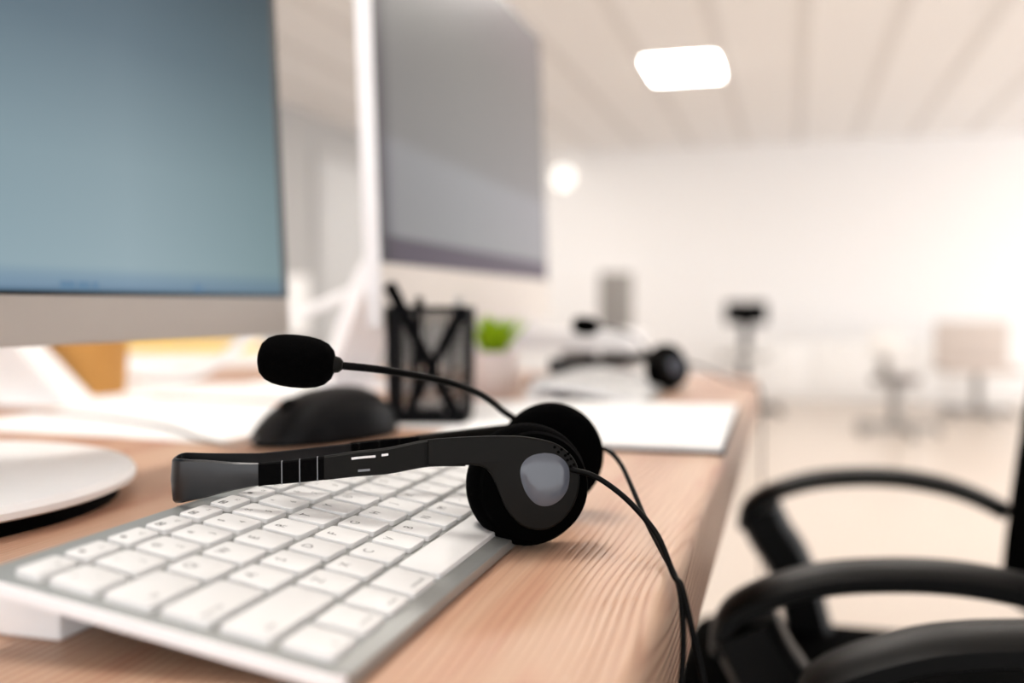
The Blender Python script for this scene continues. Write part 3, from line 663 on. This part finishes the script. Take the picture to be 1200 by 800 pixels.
# ------------------------------------------------------------------ the black office chairs
def office_chair():
    yc = 615; t = thing('office_chair', P(200, yc, FLOOR), 'black office chair with looped armrests pulled up to the desk', 'chair', 'black office chairs along the desk')
    top = [(72, -122), (74, -106), (82, -94), (103, -82), (137, -70), (178, -64), (218, -63), (258, -68), (289, -77), (316, -90)]
    for sy in (-1, 1):
        y = yc + sy*185
        bm = new(); path = cr([(p[0], y, p[1]-8) for p in top], 5); rings = []
        for i, p in enumerate(path):
            tt = (path[min(i+1, len(path)-1)] - path[max(i-1, 0)]).normalized(); nn = Vector((-tt.z, 0, tt.x)); w = 23
            rings.append([bm.verts.new(P(*(p + Vector((0, a, 0)) + nn*b_))) for a, b_ in ((-w, -5), (-w, 3), (-w*.7, 7), (0, 8.5), (w*.7, 7), (w, 3), (w, -5), (w*.7, -8), (-w*.7, -8))])
        for p, q in zip(rings, rings[1:]):
            for k in range(9): bm.faces.new((p[k], p[(k+1) % 9], q[(k+1) % 9], q[k]))
        bm.faces.new(rings[0][::-1]); bm.faces.new(rings[-1]); obj('armrest', bm, M['chair'], t)
        bm = new()
        st = [(78, -112), (90, -136), (106, -160), (120, -196), (134, -244), (160, -290), (200, -300)]
        path = cr([(p[0]+8, y, p[1]) for p in st], 5); rings = []
        for i, p in enumerate(path):
            tt = (path[min(i+1, len(path)-1)] - path[max(i-1, 0)]).normalized(); nn = Vector((-tt.z, 0, tt.x)); w = 28; h = 22
            rings.append([bm.verts.new(P(*(p + Vector((0, a, 0)) + nn*b_))) for a, b_ in ((-w, -h*.7), (-w, h*.7), (-w*.6, h), (w*.6, h), (w, h*.7), (w, -h*.7), (w*.6, -h), (-w*.6, -h))])
        for p, q in zip(rings, rings[1:]):
            for k in range(8): bm.faces.new((p[k], p[(k+1) % 8], q[(k+1) % 8], q[k]))
        bm.faces.new(rings[0][::-1]); bm.faces.new(rings[-1]); obj('armrest_post', bm, M['chair'], t)
        bm = new(); box(bm, (180, y-16, -312), (330, y+16, -290), 5); obj('armrest_bracket', bm, M['chair'], t)
    bm = new(); box(bm, (14, yc-225, -300), (470, yc+215, -228), 28, 4); obj('seat', bm, M['chairfab'], t)
    bm = new()                                                   # leaning, curved back
    rings = []
    for i in range(13):
        f = i/12; z = -190 + f*560; x = 318 + 60*f*f + 34*f; w = 205 - 30*f*f
        rings.append([bm.verts.new(P(x + 40*(1 - (k/8 - 1)**2)*.8 + dx, yc + w*(k/8-1), z)) for dx in (0,) for k in range(17)] + [bm.verts.new(P(x + 40*(1 - (k/8 - 1)**2)*.8 + 26, yc + w*(k/8-1), z)) for k in range(16, -1, -1)])
    n = len(rings[0])
    for p, q in zip(rings, rings[1:]):
        for k in range(n): bm.faces.new((p[k], p[(k+1) % n], q[(k+1) % n], q[k]))
    bm.faces.new(rings[0][::-1]); bm.faces.new(rings[-1]); obj('backrest', bm, M['chairfab'], t)
    bm = new(); tube(bm, cr([(300, yc, -296), (420, yc, -292), (455, yc, -230), (420, yc, -120), (400, yc, 0)], 5), 22, 12); obj('back_support', bm, M['chair'], t)
    bm = new(); lathe(bm, [(0, -290), (60, -292), (60, -312), (26, -320), (26, -620), (40, -640), (40, -690), (0, -692)], (270, yc, 0), (0, 0, 1), 24); obj('gas_column', bm, M['chair'], t)
    for k in range(5):
        a = k*1.2566 + .3; d = Vector((math.cos(a), math.sin(a), 0)); c = Vector((270, yc, 0))
        bm = new(); tube(bm, [c + d*20 + Vector((0, 0, -660)), c + d*160 + Vector((0, 0, -672)), c + d*280 + Vector((0, 0, -694))], [22, 18, 13], 10); lg = obj('base_leg', bm, M['chair'], t)
        bm = new(); s = Vector((-d.y, d.x, 0)); lathe(bm, [(0, -18), (24, -18), (28, -14), (28, 14), (24, 18), (0, 18)], c + d*280 + Vector((0, 0, -722)), s, 20); obj('caster', bm, M['chair'], lg)
    return t
ch1 = office_chair()
ch2 = copy_tree(ch1); ch2.location = ch1.location + Vector((.052, -.497, .004)); ch2['label'] = 'black office chair closest to the camera, only one armrest showing below the other chair'

# ------------------------------------------------------------------ the far end of the office, out of focus
def far_chair(x, y, yaw, cols, label, seat_h=470, back=(700, 860), bw=150, sw=210, cat='chair'):
    t = thing('office_chair', P(x, y, FLOOR), label, cat, 'chairs at the far end of the office')
    ca_, sa = math.cos(yaw), math.sin(yaw)
    def xf(v): return P(x + v[0]*ca_ - v[1]*sa, y + v[0]*sa + v[1]*ca_, FLOOR + v[2])
    cb, cs, cl = cols
    bm = new(); box(bm, (-sw, -sw, seat_h-50), (sw, sw, seat_h), 20, 3, xf=xf); obj('seat', bm, cs, t)
    bm = new(); box(bm, (-bw, sw-10, back[0]), (bw, sw+30, back[1]), 14, 3, xf=xf); obj('backrest', bm, cb, t)
    bm = new(); box(bm, (-34, sw+4, seat_h-40), (34, sw+28, back[0]+10), 4, xf=xf); obj('back_support', bm, cl, t)
    bm = new(); box(bm, (-28, -28, 70), (28, 28, seat_h-50), 8, xf=xf); obj('gas_column', bm, cl, t)
    for k in range(5):
        a = k*1.2566; bm = new(); c, s = math.cos(a), math.sin(a)
        box(bm, (20, -18, 40), (270, 18, 78), 6, xf=lambda v: xf(Vector((v[0]*c - v[1]*s, v[0]*s + v[1]*c, v[2])))); lg = obj('base_leg', bm, cl, t)
        bm = new(); box(bm, (245, -22, 0), (290, 22, 48), 14, 3, xf=lambda v: xf(Vector((v[0]*c - v[1]*s, v[0]*s + v[1]*c, v[2])))); obj('caster', bm, cl, lg)
    return t
far_chair(-215, 7480, 0, (M['chairfab'], M['greyl'], M['blk']), 'far chair with a small black backrest before the white cabinet', 490, (705, 885), 165, 190)
far_chair(800, 6560, math.pi*.8, (M['whitef'], M['brown'], M['grey']), 'white-backed swivel chair with a brown seat standing alone on the far floor', 390, (520, 690), 120, 120)
far_chair(1500, 7750, 0, (M['beige'], M['beige'], M['grey']), 'beige upholstered swivel chair at the far right', 400, (330, 730), 270, 270)
far_chair(-1020, 6050, 0, (M['grey'], M['greyl'], M['grey']), 'grey high-backed chair seen past the farther monitor', 480, (690, 1080), 115, 210)
far_chair(-2290, 4080, .5, (M['whitef'], M['whitef'], M['greyl']), 'white chair by the side wall between the two monitors', 470, (700, 1010), 100, 180)
def cabinet():
    t = thing('sideboard', P(750, 8900, FLOOR), 'long low white sideboard against the back wall', 'cabinet')
    bm = new(); box(bm, (-250, 8700, FLOOR), (1950, 9150, -210), 6); obj('body', bm, M['whitef'], t)
    for k in range(4):
        x0 = -240 + k*548
        bm = new(); box(bm, (x0+6, 8682, FLOOR+60), (x0+540, 8699, -225), 4); d = obj('door', bm, M['whitef'], t)
        bm = new(); box(bm, (x0+255, 8668, -270), (x0+295, 8681, -256), 3); obj('handle', bm, M['greyl'], d)
cabinet()

# ------------------------------------------------------------------ light and camera
w = bpy.data.worlds.new('daylight'); SC.world = w; w.use_nodes = True
bg = w.node_tree.nodes['Background']; bg.inputs[0].default_value = (.97, .98, 1.0, 1); bg.inputs[1].default_value = 2.7

cam = bpy.data.cameras.new('camera'); co = bpy.data.objects.new('camera', cam); COL.objects.link(co)
co.location = P(112.9, -225.1, 100.5); co.rotation_euler = (math.radians(90 - 2.12), 0, math.radians(16.08))
cam.sensor_width = 36; cam.lens = 1123/1200*36; cam.clip_start = .01; cam.clip_end = 60
cam.dof.use_dof = True; cam.dof.focus_distance = .378; cam.dof.aperture_fstop = 3.5
SC.camera = co
vs = SC.view_settings; vs.view_transform = 'Standard'; vs.look = 'None'; vs.gamma = 1; vs.exposure = 0.0; vs.use_curve_mapping = False
SC.cycles.max_bounces = 8
